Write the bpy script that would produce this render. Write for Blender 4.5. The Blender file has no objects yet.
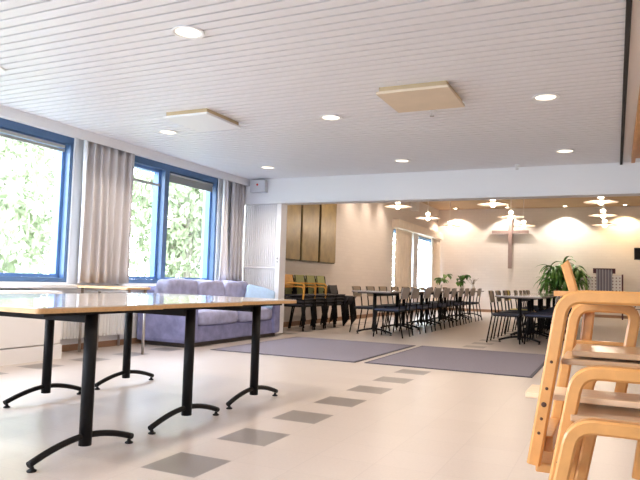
import bpy, bmesh, math, random
from mathutils import Vector, Matrix, Euler
random.seed(7)
PI = math.pi
sc = bpy.context.scene
COL = sc.collection

# ------------------------------------------------------------------ camera
cam_d = bpy.data.cameras.new('camera')
cam = bpy.data.objects.new('camera', cam_d)
COL.objects.link(cam)
YAW, PITCH, ROLL, CAM_H = -0.43833, 0.064218, 0.030336, 0.87
fw = Vector((math.sin(YAW) * math.cos(PITCH), math.cos(YAW) * math.cos(PITCH), math.sin(PITCH)))
r0 = Vector((math.cos(YAW), -math.sin(YAW), 0.0))
u0 = r0.cross(fw)
rt = r0 * math.cos(ROLL) + u0 * math.sin(ROLL)
up = -r0 * math.sin(ROLL) + u0 * math.cos(ROLL)
cam.matrix_world = Matrix(((rt.x, up.x, -fw.x, 0.0), (rt.y, up.y, -fw.y, 0.0), (rt.z, up.z, -fw.z, CAM_H), (0, 0, 0, 1)))
cam_d.sensor_fit = 'HORIZONTAL'
cam_d.sensor_width = 36.0
cam_d.lens = 631.1 / 640 * 36.0
cam_d.clip_end = 200
sc.camera = cam

# ------------------------------------------------------------------ world, daylight, exposure
SKY = 17.0
DOWN = 17.0
PEND = 13.0         # watts per pendant bulb
WASH = 38.0
W = bpy.data.worlds.new('overcast_sky')
sc.world = W
W.use_nodes = True
wn = W.node_tree
for n in list(wn.nodes): wn.nodes.remove(n)
w_out = wn.nodes.new('ShaderNodeOutputWorld')
w_bg = wn.nodes.new('ShaderNodeBackground')
w_bg.inputs[0].default_value = (0.76, 0.86, 1.0, 1)
w_bg.inputs[1].default_value = SKY
wn.links.new(w_bg.outputs[0], w_out.inputs[0])
vs = sc.view_settings
vs.view_transform = 'Standard'
vs.look = 'None'
vs.gamma = 1.0
vs.use_curve_mapping = False
vs.exposure = 0.2
try:
    sc.cycles.use_denoising = True
    sc.cycles.max_bounces = 8
    sc.cycles.diffuse_bounces = 5
    sc.cycles.glossy_bounces = 4
    sc.cycles.transparent_max_bounces = 12
    sc.cycles.sample_clamp_indirect = 6
    sc.cycles.caustics_reflective = False
    sc.cycles.caustics_refractive = False
except Exception:
    pass

def portal(x0, x1, y0, y1, z0, z1, direction):
    d = bpy.data.lights.new('window_daylight_portal', 'AREA')
    d.shape = 'RECTANGLE'
    o = bpy.data.objects.new('window_daylight_portal', d)
    COL.objects.link(o)
    if direction in ('+x', '-x'):
        d.size, d.size_y = abs(z1 - z0), abs(y1 - y0)
        o.rotation_euler = (0, PI / 2 * (-1 if direction == '+x' else 1), 0)
    else:
        d.size, d.size_y = abs(x1 - x0), abs(z1 - z0)
        o.rotation_euler = (PI / 2 * (1 if direction == '+y' else -1), 0, 0)
    o.location = ((x0 + x1) / 2, (y0 + y1) / 2, (z0 + z1) / 2)
    d.cycles.is_portal = True

# ------------------------------------------------------------------ dimensions
WX = -5.55          # inner face of the window wall (front room)
WX2 = -5.50         # inner face of the left wall (rear room)
ZC = 2.47           # ceiling, front room
ZC2 = 3.42          # ceiling, rear room
BY0, BY1 = 8.73, 9.0   # beam between the rooms
BZ = 2.075          # underside of the beam
BACK = 21.3         # back wall
REAR = -4.0         # wall behind the camera
RX = 4.0            # right wall
WINS = [(3.0, 5.22), (6.05, 8.10), (-3.2, 2.2)]
WZ0, WZ1 = 0.765, 2.40
W3 = (16.45, 21.0, 0.55, 2.40)

for a, b in WINS: portal(WX - .3, WX - .3, a, b, WZ0, WZ1, '+x')
portal(WX2 - .3, WX2 - .3, W3[0], W3[1], W3[2], W3[3], '+x')
portal(-4.5, -1.5, REAR - .3, REAR - .3, .7, 2.3, '+y')  # unseen rear-wall opening, added to bring in frontal fill daylight

# ------------------------------------------------------------------ materials
MATS = {}
def mat(name, col, rough=0.6, metal=0.0, spec=0.5, var=0.0, scale=20.0, bump=0.0, stretch=None, emit=None, coat=0.0):
    m = bpy.data.materials.new(name)
    m.use_nodes = True
    nt = m.node_tree
    b = nt.nodes['Principled BSDF']
    b.inputs['Base Color'].default_value = (*col, 1)
    b.inputs['Roughness'].default_value = rough
    b.inputs['Metallic'].default_value = metal
    b.inputs['Specular IOR Level'].default_value = spec
    b.inputs['Coat Weight'].default_value = coat
    if emit:
        b.inputs['Emission Color'].default_value = (*emit[0], 1)
        b.inputs['Emission Strength'].default_value = emit[1]
    if var or bump:
        tc = nt.nodes.new('ShaderNodeTexCoord')
        mp = nt.nodes.new('ShaderNodeMapping')
        if stretch: mp.inputs['Scale'].default_value = stretch
        nz = nt.nodes.new('ShaderNodeTexNoise')
        nz.inputs['Scale'].default_value = scale
        nz.inputs['Detail'].default_value = 4
        nt.links.new(tc.outputs['Object'], mp.inputs['Vector'])
        nt.links.new(mp.outputs[0], nz.inputs['Vector'])
        if var:
            rp = nt.nodes.new('ShaderNodeValToRGB')
            rp.color_ramp.elements[0].position = .3
            rp.color_ramp.elements[1].position = .7
            rp.color_ramp.elements[0].color = (*[c * (1 - var) for c in col], 1)
            rp.color_ramp.elements[1].color = (*[min(1, c * (1 + var)) for c in col], 1)
            nt.links.new(nz.outputs['Fac'], rp.inputs[0])
            nt.links.new(rp.outputs[0], b.inputs['Base Color'])
        if bump:
            bp = nt.nodes.new('ShaderNodeBump')
            bp.inputs['Strength'].default_value = bump
            bp.inputs['Distance'].default_value = .01
            nt.links.new(nz.outputs['Fac'], bp.inputs['Height'])
            nt.links.new(bp.outputs[0], b.inputs['Normal'])
    MATS[name] = m
    return m

mat('white_paint', (.80, .80, .81), .6)
mat('slat_white', (.81, .81, .84), .45)
mat('slot_dark', (.035, .03, .03), .9)
mat('cabinet_white', (.80, .77, .75), .45)
mat('radiator_white', (.80, .80, .80), .4)
mat('blue_frame', (.075, .145, .275), .35, var=.08, scale=4)
mat('blue_sash', (.15, .29, .56), .35, var=.05, scale=4)
mat('blind_grey', (.42, .42, .40), .6)
mat('curtain', (.59, .57, .585), .9, var=.06, scale=60, stretch=(1, 1, .1))
mat('sheer', (.85, .84, .86), .9)
mat('black_metal', (.006, .0055, .006), .5, spec=.18)
mat('black_seat', (.020, .021, .032), .55, var=.2, scale=40)
mat('navy_seat', (.022, .030, .07), .6, var=.15, scale=40)
mat('table_top', (.62, .58, .55), .12, spec=.6, var=.03, scale=8, coat=.4)
mat('table_edge', (.55, .33, .15), .4, var=.12, scale=12, stretch=(1, 8, 8))
mat('edge_dark', (.20, .15, .12), .45)
mat('small_top', (.68, .43, .22), .4, var=.12, scale=9, stretch=(1, 8, 8))
mat('beech', (.60, .285, .085), .32, var=.10, scale=14, stretch=(1.5, 6, 1.5), coat=.15)
mat('beech_board', (.50, .32, .18), .28, var=.10, scale=10, stretch=(1, 9, 9), coat=.3)
mat('beech_pale', (.80, .58, .38), .4, var=.08, scale=10, stretch=(1, 9, 9))
mat('hole_dark', (.07, .03, .015), .8)
mat('green_felt', (.06, .22, .04), .95, var=.2, scale=60)
mat('chair_back_grey', (.42, .37, .34), .5, var=.12, scale=14, stretch=(6, 1, 6))
mat('chair_back_tan', (.44, .35, .26), .5, var=.12, scale=14, stretch=(6, 1, 6))
mat('orange_wood', (.72, .36, .06), .45, var=.12, scale=12)
mat('olive_fabric', (.33, .34, .15), .9, var=.12, scale=60)
mat('yellow_fabric', (.85, .72, .25), .8, var=.08, scale=50)
mat('sofa', (.23, .235, .41), .85, var=.22, scale=9, bump=.25)
mat('sofa_cushion', (.36, .365, .53), .85, var=.22, scale=9, bump=.25)
mat('pillow_blue', (.40, .55, .74), .8, var=.06, scale=20)
mat('dark_wood', (.03, .022, .02), .5)
mat('rug', (.185, .165, .20), .95, var=.10, scale=160, bump=.3)
mat('rug_edge', (.06, .055, .07), .8)
mat('partition', (.88, .87, .88), .5)
mat('plastic_white', (.80, .80, .80), .45)
mat('plastic_grey', (.55, .55, .58), .5)
mat('red_dot', (.7, .05, .03), .4)
mat('panel_tan', (.72, .60, .45), .6, var=.04, scale=6)
mat('tan_edge', (.55, .42, .25), .6, var=.10, scale=6)
mat('ceiling_rear', (.52, .37, .23), .8, var=.03, scale=3)
mat('bronze_panel', (.27, .19, .075), .30, spec=.6, var=.30, scale=5, bump=.08)
mat('bronze_edge', (.09, .07, .04), .45)
mat('cross_wood', (.34, .24, .22), .5, var=.15, scale=8, stretch=(6, 6, 1))
mat('valance', (.88, .78, .67), .5, var=.05, scale=5)
mat('baseboard', (.30, .17, .10), .5, var=.1, scale=5)
mat('orange_board', (.60, .30, .12), .5, var=.1, scale=8)
mat('lamp_trim', (.85, .85, .85), .35)
mat('lamp_glow', (1, 1, 1), .5, emit=((1.0, .82, .60), 2.2))
mat('bulb_glow', (1, 1, 1), .5, emit=((1.0, .84, .62), 14.0))
mat('pendant_shade', (.86, .72, .60), .35)
mat('brass', (.55, .36, .14), .3, metal=.8)
mat('leaf', (.075, .20, .03), .45, var=.35, scale=6)
mat('leaf_pale', (.20, .36, .12), .5, var=.3, scale=6)
mat('stem', (.20, .14, .07), .8)
mat('terracotta', (.36, .15, .08), .8, var=.1, scale=10)
mat('ceramic_white', (.75, .72, .68), .3)
mat('lattice_white', (.93, .90, .87), .5)
mat('maroon', (.09, .025, .035), .6)
mat('cloth_grey', (.25, .25, .30), .9)
mat('outside_leaf', (.35, .40, .25), .8, var=.25, scale=2.0)
mat('outside_bark', (.34, .31, .25), .9)
mat('outside_grass', (.26, .28, .23), .9, var=.2, scale=3)
mat('steel', (.45, .42, .40), .35, metal=.9)

def glass_mat():
    m = bpy.data.materials.new('window_glass')
    m.use_nodes = True
    nt = m.node_tree
    for n in list(nt.nodes): nt.nodes.remove(n)
    o = nt.nodes.new('ShaderNodeOutputMaterial')
    t = nt.nodes.new('ShaderNodeBsdfTransparent')
    g = nt.nodes.new('ShaderNodeBsdfGlossy')
    g.inputs['Roughness'].default_value = .02
    mx = nt.nodes.new('ShaderNodeMixShader')
    mx.inputs[0].default_value = .05
    nt.links.new(t.outputs[0], mx.inputs[1]); nt.links.new(g.outputs[0], mx.inputs[2])
    nt.links.new(mx.outputs[0], o.inputs[0])
    MATS['window_glass'] = m
glass_mat()

def brick_mat(name, col, mortar):
    m = mat(name, col, .75)
    nt = m.node_tree
    b = nt.nodes['Principled BSDF']
    tc = nt.nodes.new('ShaderNodeTexCoord')
    sx = nt.nodes.new('ShaderNodeSeparateXYZ')
    cb = nt.nodes.new('ShaderNodeCombineXYZ')
    ad = nt.nodes.new('ShaderNodeMath'); ad.operation = 'ADD'
    br = nt.nodes.new('ShaderNodeTexBrick')
    br.inputs['Scale'].default_value = 1.0
    br.inputs['Brick Width'].default_value = .27
    br.inputs['Row Height'].default_value = .085
    br.inputs['Mortar Size'].default_value = .006
    br.inputs['Color1'].default_value = (*col, 1)
    br.inputs['Color2'].default_value = (*[c * .96 for c in col], 1)
    br.inputs['Mortar'].default_value = (*mortar, 1)
    nt.links.new(tc.outputs['Object'], sx.inputs[0])
    nt.links.new(sx.outputs[0], ad.inputs[0]); nt.links.new(sx.outputs[1], ad.inputs[1])
    nt.links.new(ad.outputs[0], cb.inputs[0]); nt.links.new(sx.outputs[2], cb.inputs[1])
    nt.links.new(cb.outputs[0], br.inputs['Vector'])
    nt.links.new(br.outputs['Color'], b.inputs['Base Color'])
    bp = nt.nodes.new('ShaderNodeBump')
    bp.inputs['Strength'].default_value = .12; bp.inputs['Distance'].default_value = .006; bp.invert = True
    nt.links.new(br.outputs['Fac'], bp.inputs['Height'])
    nt.links.new(bp.outputs[0], b.inputs['Normal'])
brick_mat('brick_cream', (.76, .70, .66), (.72, .66, .62))

def floor_mat():
    m = bpy.data.materials.new('floor_tiles')
    m.use_nodes = True
    nt = m.node_tree
    b = nt.nodes['Principled BSDF']
    L = nt.links.new
    def math_(op, a, c=None, clamp=False):
        n = nt.nodes.new('ShaderNodeMath'); n.operation = op; n.use_clamp = clamp
        for i, v in enumerate((a, c)):
            if v is None: continue
            if isinstance(v, (int, float)): n.inputs[i].default_value = v
            else: L(v, n.inputs[i])
        return n.outputs[0]
    tc = nt.nodes.new('ShaderNodeTexCoord')
    sx = nt.nodes.new('ShaderNodeSeparateXYZ')
    L(tc.outputs['Object'], sx.inputs[0])
    P = .3025
    u = math_('DIVIDE', math_('ADD', sx.outputs[0], 1.955), P)
    v = math_('DIVIDE', math_('ADD', sx.outputs[1], -2.315), P)
    fu, fv = math_('FLOOR', u), math_('FLOOR', v)
    iu = math_('FLOORED_MODULO', fu, 10.0) if False else None
    modu = nt.nodes.new('ShaderNodeMath'); modu.operation = 'FLOORED_MODULO'; L(fu, modu.inputs[0]); modu.inputs[1].default_value = 10
    modv = nt.nodes.new('ShaderNodeMath'); modv.operation = 'FLOORED_MODULO'; L(fv, modv.inputs[0]); modv.inputs[1].default_value = 2
    mu = math_('LESS_THAN', modu.outputs[0], .5)
    mv = math_('LESS_THAN', modv.outputs[0], .5)
    dark = math_('MULTIPLY', mu, mv)
    fru, frv = math_('FRACT', u), math_('FRACT', v)
    def edge(fr):
        return math_('MAXIMUM', math_('LESS_THAN', fr, .009), math_('GREATER_THAN', fr, .991))
    grout = math_('MAXIMUM', edge(fru), edge(frv))
    nz = nt.nodes.new('ShaderNodeTexNoise'); nz.inputs['Scale'].default_value = 70; nz.inputs['Detail'].default_value = 3
    L(tc.outputs['Object'], nz.inputs['Vector'])
    wn_ = nt.nodes.new('ShaderNodeTexWhiteNoise'); wn_.noise_dimensions = '2D'
    cb = nt.nodes.new('ShaderNodeCombineXYZ'); L(fu, cb.inputs[0]); L(fv, cb.inputs[1]); L(cb.outputs[0], wn_.inputs['Vector'])
    def mix(fac, a, c, t='MIX'):
        n = nt.nodes.new('ShaderNodeMix'); n.data_type = 'RGBA'; n.blend_type = t
        for i, vv in ((0, fac), (6, a), (7, c)):
            if isinstance(vv, (int, float)): n.inputs[i].default_value = vv
            elif isinstance(vv, tuple): n.inputs[i].default_value = (*vv, 1)
            else: L(vv, n.inputs[i])
        return n.outputs[2]
    base = mix(wn_.outputs['Value'], (.475, .415, .378), (.495, .435, .398))
    dk = mix(wn_.outputs['Value'], (.17, .15, .14), (.20, .175, .16))
    c = mix(dark, base, dk)
    c = mix(grout, c, (.445, .39, .36))
    sp = nt.nodes.new('ShaderNodeValToRGB')
    sp.color_ramp.elements[0].color = (.90, .90, .90, 1); sp.color_ramp.elements[1].color = (1.06, 1.06, 1.06, 1)
    L(nz.outputs['Fac'], sp.inputs[0])
    c = mix(1.0, c, sp.outputs[0], 'MULTIPLY')
    L(c, b.inputs['Base Color'])
    b.inputs['Roughness'].default_value = .34
    b.inputs['Specular IOR Level'].default_value = .85
    bp = nt.nodes.new('ShaderNodeBump'); bp.inputs['Strength'].default_value = .15; bp.inputs['Distance'].default_value = .003; bp.invert = True
    L(grout, bp.inputs['Height']); L(bp.outputs[0], b.inputs['Normal'])
    MATS['floor_tiles'] = m
floor_mat()

def cloth_stripe_mat():
    m = mat('striped_cloth', (.34, .34, .40), .9)
    nt = m.node_tree
    tc = nt.nodes.new('ShaderNodeTexCoord'); wv = nt.nodes.new('ShaderNodeTexWave')
    wv.bands_direction = 'X'; wv.inputs['Scale'].default_value = 4.0
    rp = nt.nodes.new('ShaderNodeValToRGB')
    rp.color_ramp.elements[0].color = (.16, .14, .19, 1); rp.color_ramp.elements[1].color = (.46, .46, .50, 1)
    nt.links.new(tc.outputs['Object'], wv.inputs['Vector']); nt.links.new(wv.outputs['Fac'], rp.inputs[0])
    nt.links.new(rp.outputs[0], nt.nodes['Principled BSDF'].inputs['Base Color'])
cloth_stripe_mat()

# ------------------------------------------------------------------ mesh helpers
class MB:
    def __init__(s): s.bm = bmesh.new(); s.mi = 0
    def _faces(s, fs):
        for f in fs: f.material_index = s.mi
    def box(s, x0, x1, y0, y1, z0, z1, mtx=None, bevel=0.0):
        r = bmesh.ops.create_cube(s.bm, size=1.0)
        vs_ = r['verts']
        for v in vs_:
            v.co = Vector(((x0 + x1) / 2 + v.co.x * (x1 - x0), (y0 + y1) / 2 + v.co.y * (y1 - y0), (z0 + z1) / 2 + v.co.z * (z1 - z0)))
        if mtx:
            for v in vs_: v.co = mtx @ v.co
        fs = set(f for v in vs_ for f in v.link_faces)
        s._faces(fs)
        if bevel:
            es = list(set(e for f in fs for e in f.edges))
            bmesh.ops.bevel(s.bm, geom=es, offset=bevel, segments=2, affect='EDGES', profile=.6, material=-1)
        return s
    def sweep(s, pts, prof, closed_caps=True, ups=None, smooth=True):
        """sweep a closed 2D profile (list of (a,b)) along pts"""
        pts = [Vector(p) for p in pts]
        n = len(pts); rings = []
        prev_u = None
        for i, p in enumerate(pts):
            t = (pts[min(i + 1, n - 1)] - pts[max(i - 1, 0)]).normalized()
            if ups is not None: u = Vector(ups)
            elif prev_u is not None: u = prev_u
            else: u = Vector((0, 0, 1)) if abs(t.z) < .9 else Vector((1, 0, 0))
            a = u - t * u.dot(t)
            if a.length < 1e-5: a = Vector((1, 0, 0)) - t * t.x
            a.normalize(); bvec = t.cross(a); prev_u = a
            k = 1.0
            if 0 < i < n - 1:
                d1 = (pts[i] - pts[i - 1]).normalized(); d2 = (pts[i + 1] - pts[i]).normalized()
                k = 1.0
            rings.append([s.bm.verts.new(p + a * (q[0] * k) + bvec * q[1]) for q in prof])
        m = len(prof); fs = []
        for i in range(n - 1):
            for j in range(m):
                f = s.bm.faces.new((rings[i][j], rings[i][(j + 1) % m], rings[i + 1][(j + 1) % m], rings[i + 1][j]))
                f.smooth = smooth; fs.append(f)
        if closed_caps:
            fs.append(s.bm.faces.new(rings[0][::-1])); fs.append(s.bm.faces.new(rings[-1]))
        s._faces(fs)
        return s
    def tube(s, pts, r, seg=8):
        prof = [(r * math.cos(2 * PI * j / seg), r * math.sin(2 * PI * j / seg)) for j in range(seg)]
        return s.sweep(pts, prof)
    def bar(s, pts, w, d, up_, bev=.006):
        """rectangular bentwood section: w along 'up', d across"""
        a, b, e = w / 2, d / 2, bev
        prof = [(-a + e, -b), (a - e, -b), (a, -b + e), (a, b - e), (a - e, b), (-a + e, b), (-a, b - e), (-a, -b + e)]
        return s.sweep(pts, prof, ups=up_, smooth=False)
    def lathe(s, prof, c=(0, 0, 0), seg=20):
        rings = []
        fs = []
        for r, z in prof:
            rings.append([s.bm.verts.new((c[0] + r * math.cos(2 * PI * j / seg), c[1] + r * math.sin(2 * PI * j / seg), c[2] + z)) for j in range(seg)])
        for i in range(len(prof) - 1):
            for j in range(seg):
                f = s.bm.faces.new((rings[i][j], rings[i][(j + 1) % seg], rings[i + 1][(j + 1) % seg], rings[i + 1][j]))
                f.smooth = True; fs.append(f)
        if prof[0][0] > 1e-4: fs.append(s.bm.faces.new(rings[0][::-1]))
        if prof[-1][0] > 1e-4: fs.append(s.bm.faces.new(rings[-1]))
        s._faces(fs)
        return s
    def prism(s, poly, z0, z1):
        lo = [s.bm.verts.new((x, y, z0)) for x, y in poly]; hi = [s.bm.verts.new((x, y, z1)) for x, y in poly]
        n = len(poly)
        fs = [s.bm.faces.new(lo[::-1]), s.bm.faces.new(hi)]
        for i in range(n): fs.append(s.bm.faces.new((lo[i], lo[(i + 1) % n], hi[(i + 1) % n], hi[i])))
        s._faces(fs)
        return s
    def soft(s, x0, x1, y0, y1, z0, z1, power=4.0, n=8, puff=0.0, seed=0, mtx=None):
        """a stuffed cushion: rounded box whose faces bulge"""
        rnd = random.Random(seed)
        k0 = len(s.bm.verts)
        r = bmesh.ops.create_cube(s.bm, size=2.0)
        es = list(set(e for v in r['verts'] for e in v.link_edges))
        bmesh.ops.subdivide_edges(s.bm, edges=es, cuts=n, use_grid_fill=True)
        allv = list(s.bm.verts)[k0:]
        ph = [rnd.uniform(0, 6) for _ in range(4)]
        for v in allv:
            c = v.co.copy()
            d = (abs(c.x) ** power + abs(c.y) ** power + abs(c.z) ** power) ** (1 / power)
            c = c / d
            w = puff * (math.sin(c.x * 4 + ph[0]) * math.cos(c.y * 3 + ph[1]) + .5 * math.sin(c.z * 6 + c.x * 5 + ph[2]))
            c *= 1 + w
            v.co = Vector(((x0 + x1) / 2 + c.x * (x1 - x0) / 2, (y0 + y1) / 2 + c.y * (y1 - y0) / 2, (z0 + z1) / 2 + c.z * (z1 - z0) / 2))
            if mtx: v.co = mtx @ v.co
        fs = set(f for v in allv for f in v.link_faces)
        for f in fs: f.smooth = True
        s._faces(fs)
        return s
    def build(s, name, mats, parent=None, loc=None, rot=None):
        bmesh.ops.recalc_face_normals(s.bm, faces=s.bm.faces)
        me = bpy.data.meshes.new(name)
        s.bm.to_mesh(me); s.bm.free()
        for mm in (mats if isinstance(mats, (list, tuple)) else [mats]): me.materials.append(MATS[mm])
        o = bpy.data.objects.new(name, me)
        COL.objects.link(o)
        if parent: o.parent = parent
        if loc is not None: o.location = loc
        if rot is not None: o.rotation_euler = rot
        return o

def thing(name, label, cat, loc=(0, 0, 0), rz=0.0, group=None):
    o = bpy.data.objects.new(name, None)
    o.empty_display_size = .1
    COL.objects.link(o)
    o.location = loc; o.rotation_euler = (0, 0, rz)
    return tag(o, label, cat, group)
def tag(o, label, cat, group=None):
    o['label'] = label; o['category'] = cat
    if group: o['group'] = group
    return o
def struct(o):
    o['kind'] = 'structure'
    return o
def kids(o): return list(o.children)
def copy_tree(o, parent=None):
    c = o.copy(); COL.objects.link(c)
    if parent: c.parent = parent
    for ch in kids(o): copy_tree(ch, c)
    return c
def dup(o, label, loc, rz=None, group=None):
    c = copy_tree(o)
    c.location = loc
    if rz is not None: c.rotation_euler = (0, 0, rz)
    c['label'] = label
    if group: c['group'] = group
    return c
ORD = ['nearest', 'second', 'third', 'fourth', 'fifth', 'sixth', 'seventh', 'eighth', 'ninth', 'tenth', 'eleventh', 'twelfth']
def add_light(kind, name, loc, watts, col, parent=None, **kw):
    d = bpy.data.lights.new(name, kind)
    d.energy = watts; d.color = col
    for k, v in kw.items(): setattr(d, k, v)
    o = bpy.data.objects.new(name, d)
    COL.objects.link(o); o.location = loc
    if parent: o.parent = parent
    return o

# ================================================================== SETTING
m = MB(); m.box(-6.2, RX + .2, REAR - .2, BACK + .2, -.15, 0)
struct(m.build('floor', 'floor_tiles'))

# ceiling of the front room: painted slats running across the room with dark gaps
m = MB()
m.mi = 1; m.box(WX, RX, REAR, BY0 + .02, ZC + .025, ZC + .10)
m.mi = 0
PITCH_S = .1
y = REAR
SLAT_X1 = 0.055
while y < BY0 - .01:
    y1 = min(y + PITCH_S - .018, BY0)
    m.box(WX, SLAT_X1, y, y1, ZC, ZC + .02)
    y += PITCH_S
m.box(SLAT_X1 + .02, RX, REAR, BY0, ZC, ZC + .02)
struct(m.build('ceiling', ['slat_white', 'slot_dark']))

def wall_with_openings(name, xin, xout, y0, y1, z0, z1, openings, material):
    m = MB()
    y = y0
    for (a, b, c, d) in sorted(openings):
        if a > y: m.box(xout, xin, y, a, z0, z1)
        m.box(xout, xin, a, b, z0, c)
        m.box(xout, xin, a, b, d, z1)
        y = b
    m.box(xout, xin, y, y1, z0, z1)
    return struct(m.build(name, material))
wall_with_openings('wall_left', WX, WX - .28, REAR, BY0, 0, ZC + .1, [(a, b, WZ0, WZ1) for a, b in WINS], 'white_paint')
wall_with_openings('wall_left', WX2, WX2 - .28, BY1, BACK, 0, ZC2 + .1, [W3], 'brick_cream')
m = MB(); m.box(WX2 - .28, RX, BACK, BACK + .2, 0, ZC2 + .1); struct(m.build('wall_back', 'brick_cream'))
m = MB(); m.box(WX2, RX, BY1, BACK, ZC2, ZC2 + .1); struct(m.build('ceiling', 'ceiling_rear'))
# unseen rear wall with an opening added for fill daylight; closed right wall
m = MB()
m.box(WX, -4.5, REAR - .2, REAR, 0, ZC + .1); m.box(-1.5, RX, REAR - .2, REAR, 0, ZC + .1)
m.box(-4.5, -1.5, REAR - .2, REAR, 0, .7); m.box(-4.5, -1.5, REAR - .2, REAR, 2.3, ZC + .1)
struct(m.build('wall_rear', 'white_paint'))
m = MB()
m.box(RX, RX + .2, REAR, BACK, 0, ZC2 + .1)
struct(m.build('wall_right', 'white_paint'))
# beam over the opening between the rooms, with a thin lip and the partition track
m = MB()
m.box(WX, RX, BY0, BY1, BZ + .045, ZC2 + .1)
m.box(WX, RX, BY0 - .012, BY0, BZ + .02, BZ + .05)
m.box(WX, RX, BY0 + .01, BY1 - .01, BZ, BZ + .045)
struct(m.build('trim_1', 'white_paint'))
# pelmet box along the top of the window wall
m = MB()
m.box(WX, WX + .18, REAR, BY0 - .013, ZC - .035, ZC)
m.box(WX + .155, WX + .175, REAR, BY0 - .013, ZC - .105, ZC - .035)
struct(m.build('trim_2', 'white_paint'))
# window sill
m = MB()
for a, b in WINS: m.box(WX - .10, WX + .12, a - .08, b + .06, .705, .742, bevel=.004)
struct(m.build('trim_3', 'white_paint'))
# dark slot with a wooden board at the right end of the slatted ceiling
m = MB()
m.box(SLAT_X1 + .001, SLAT_X1 + .03, REAR, BY0, ZC - .028, ZC - .001)
struct(m.build('trim_4', 'slot_dark'))
m = MB(); m.box(SLAT_X1 + .12, SLAT_X1 + .16, REAR, BY0 - .4, ZC - .085, ZC - .001); m.box(SLAT_X1 + .161, SLAT_X1 + .5, REAR, BY0 - .4, ZC - .03, ZC - .001)
struct(m.build('trim_5', 'orange_board'))
m = MB(); m.box(WX2, WX2 + .015, BY1, BACK, 0, .09); struct(m.build('baseboard_left', 'baseboard'))
m = MB(); m.box(WX2 + .015, RX, BACK - .015, BACK, 0, .09); struct(m.build('baseboard_back', 'baseboard'))
m = MB(); m.box(WX, WX + .014, 4.8, BY0, 0, .07); struct(m.build('baseboard_left', 'baseboard'))

# ---- windows
def window(n, y0, y1, z0, z1, wx, mullions, sashes):
    """blue outer frame, lighter inner sash frames and one pane per light"""
    e = bpy.data.objects.new('window_%d' % n, None); COL.objects.link(e); e.location = (wx, (y0 + y1) / 2, z0); struct(e)
    yc = (y0 + y1) / 2
    a, b = y0 - yc, y1 - yc; h = z1 - z0
    m = MB()
    F = .085
    m.box(-.16, -.02, a, b, 0, .05); m.box(-.16, -.02, a, b, h - F, h)
    m.box(-.16, -.02, a, a + .045, .05, h - F); m.box(-.16, -.02, b - .045, b, .05, h - F)
    for (p, q) in mullions: m.box(-.16, -.02, p - yc, q - yc, .05, h - F)
    m.build('window_frame', 'blue_frame', e)
    for (p, q) in sashes:
        p -= yc; q -= yc
        m = MB(); S = .038
        m.box(-.19, -.10, p, q, .051, .05 + S); m.box(-.19, -.10, p, q, h - F - S, h - F - .001)
        m.box(-.19, -.10, p, p + S, .05 + S, h - F - S); m.box(-.19, -.10, q - S, q, .05 + S, h - F - S)
        m.build('sash', 'blue_sash', e)
        m = MB(); m.box(-.150, -.144, p + S, q - S, .05 + S, h - F - S); m.build('window_pane', 'window_glass', e)
    return e
window(1, 3.0, 5.22, WZ0, WZ1, WX, [], [(3.045, 5.175)])
window(2, 6.05, 8.10, WZ0, WZ1, WX, [(6.84, 6.93)], [(6.095, 6.84), (6.93, 8.055)])
window(4, -3.2, 2.2, WZ0, WZ1, WX, [(-1.4, -1.3), (.5, .6)], [(-3.155, -1.4), (-1.3, .5), (.6, 2.155)])
window(3, W3[0], W3[1], W3[2], W3[3], WX2, [(18.7, 18.82)], [(16.495, 18.7), (18.82, 20.955)])
def blind(y0, y1, z0, z1, label):
    t = thing('window_blind', label, 'blind', (WX - .06, (y0 + y1) / 2, z0), 0, 'drawn up blinds at the top of the windows')
    L = (y1 - y0) / 2
    m = MB(); m.box(-.018, .018, -L, L, z1 - z0 - .03, z1 - z0); m.build('headrail', 'blind_grey', t)
    m = MB()
    k = int((z1 - z0 - .035) / .008)
    for i in range(k): m.box(-.016, .016, -L, L, i * .008, i * .008 + .005)
    m.build('slats', 'blind_grey', t)
blind(3.10, 5.12, 2.225, 2.298, 'grey blind drawn up at the top of the near blue window')
blind(6.15, 6.77, 2.075, 2.11, 'narrow grey blind hanging a little lower in left light of the mullioned window')
blind(6.98, 8.00, 2.175, 2.298, 'grey blind bunched at the top of the right light of the mullioned window')

# ---- curtains
def curtain(name, y0, y1, z0, z1, x, label, group, waves, material='curtain', amp=.045, flare=0.0, seed=1):
    rnd = random.Random(seed)
    m = MB(); bm = m.bm
    n = waves * 10; rows = 12
    ph = [rnd.uniform(-.5, .5) for _ in range(waves + 1)]
    grid = []
    for r in range(rows + 1):
        f = r / rows; z = z1 + (z0 - z1) * f; row = []
        for i in range(n + 1):
            u = i / n
            k = u * waves
            yy = y0 + (y1 - y0) * u + flare * f * f * (u - .3)
            xx = x + amp * (.75 + .25 * f) * math.sin(2 * PI * k + ph[int(k)] * f) + .012 * math.sin(5 * k + 3 * f)
            row.append(bm.verts.new((xx, yy + .01 * math.sin(4 * PI * k + 1), z)))
        grid.append(row)
    for r in range(rows):
        for i in range(n):
            fc = bm.faces.new((grid[r][i], grid[r][i + 1], grid[r + 1][i + 1], grid[r + 1][i])); fc.smooth = True
    o = m.build(name, material)
    sd = o.modifiers.new('thickness', 'SOLIDIFY'); sd.thickness = .004
    tag(o, label, 'curtain', group)
    return o
CG = 'pleated grey curtains on the window wall'
curtain('window_curtain', 5.25, 6.10, .76, ZC - .04, WX + .09, 'wide grey pleated curtain between the two blue windows', CG, 7, amp=.055, seed=2)
curtain('window_curtain', 8.33, 8.70, .78, ZC - .04, WX + .09, 'grey pleated curtain in the corner beside the white folding partition', CG, 4, amp=.05, seed=4)
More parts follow.
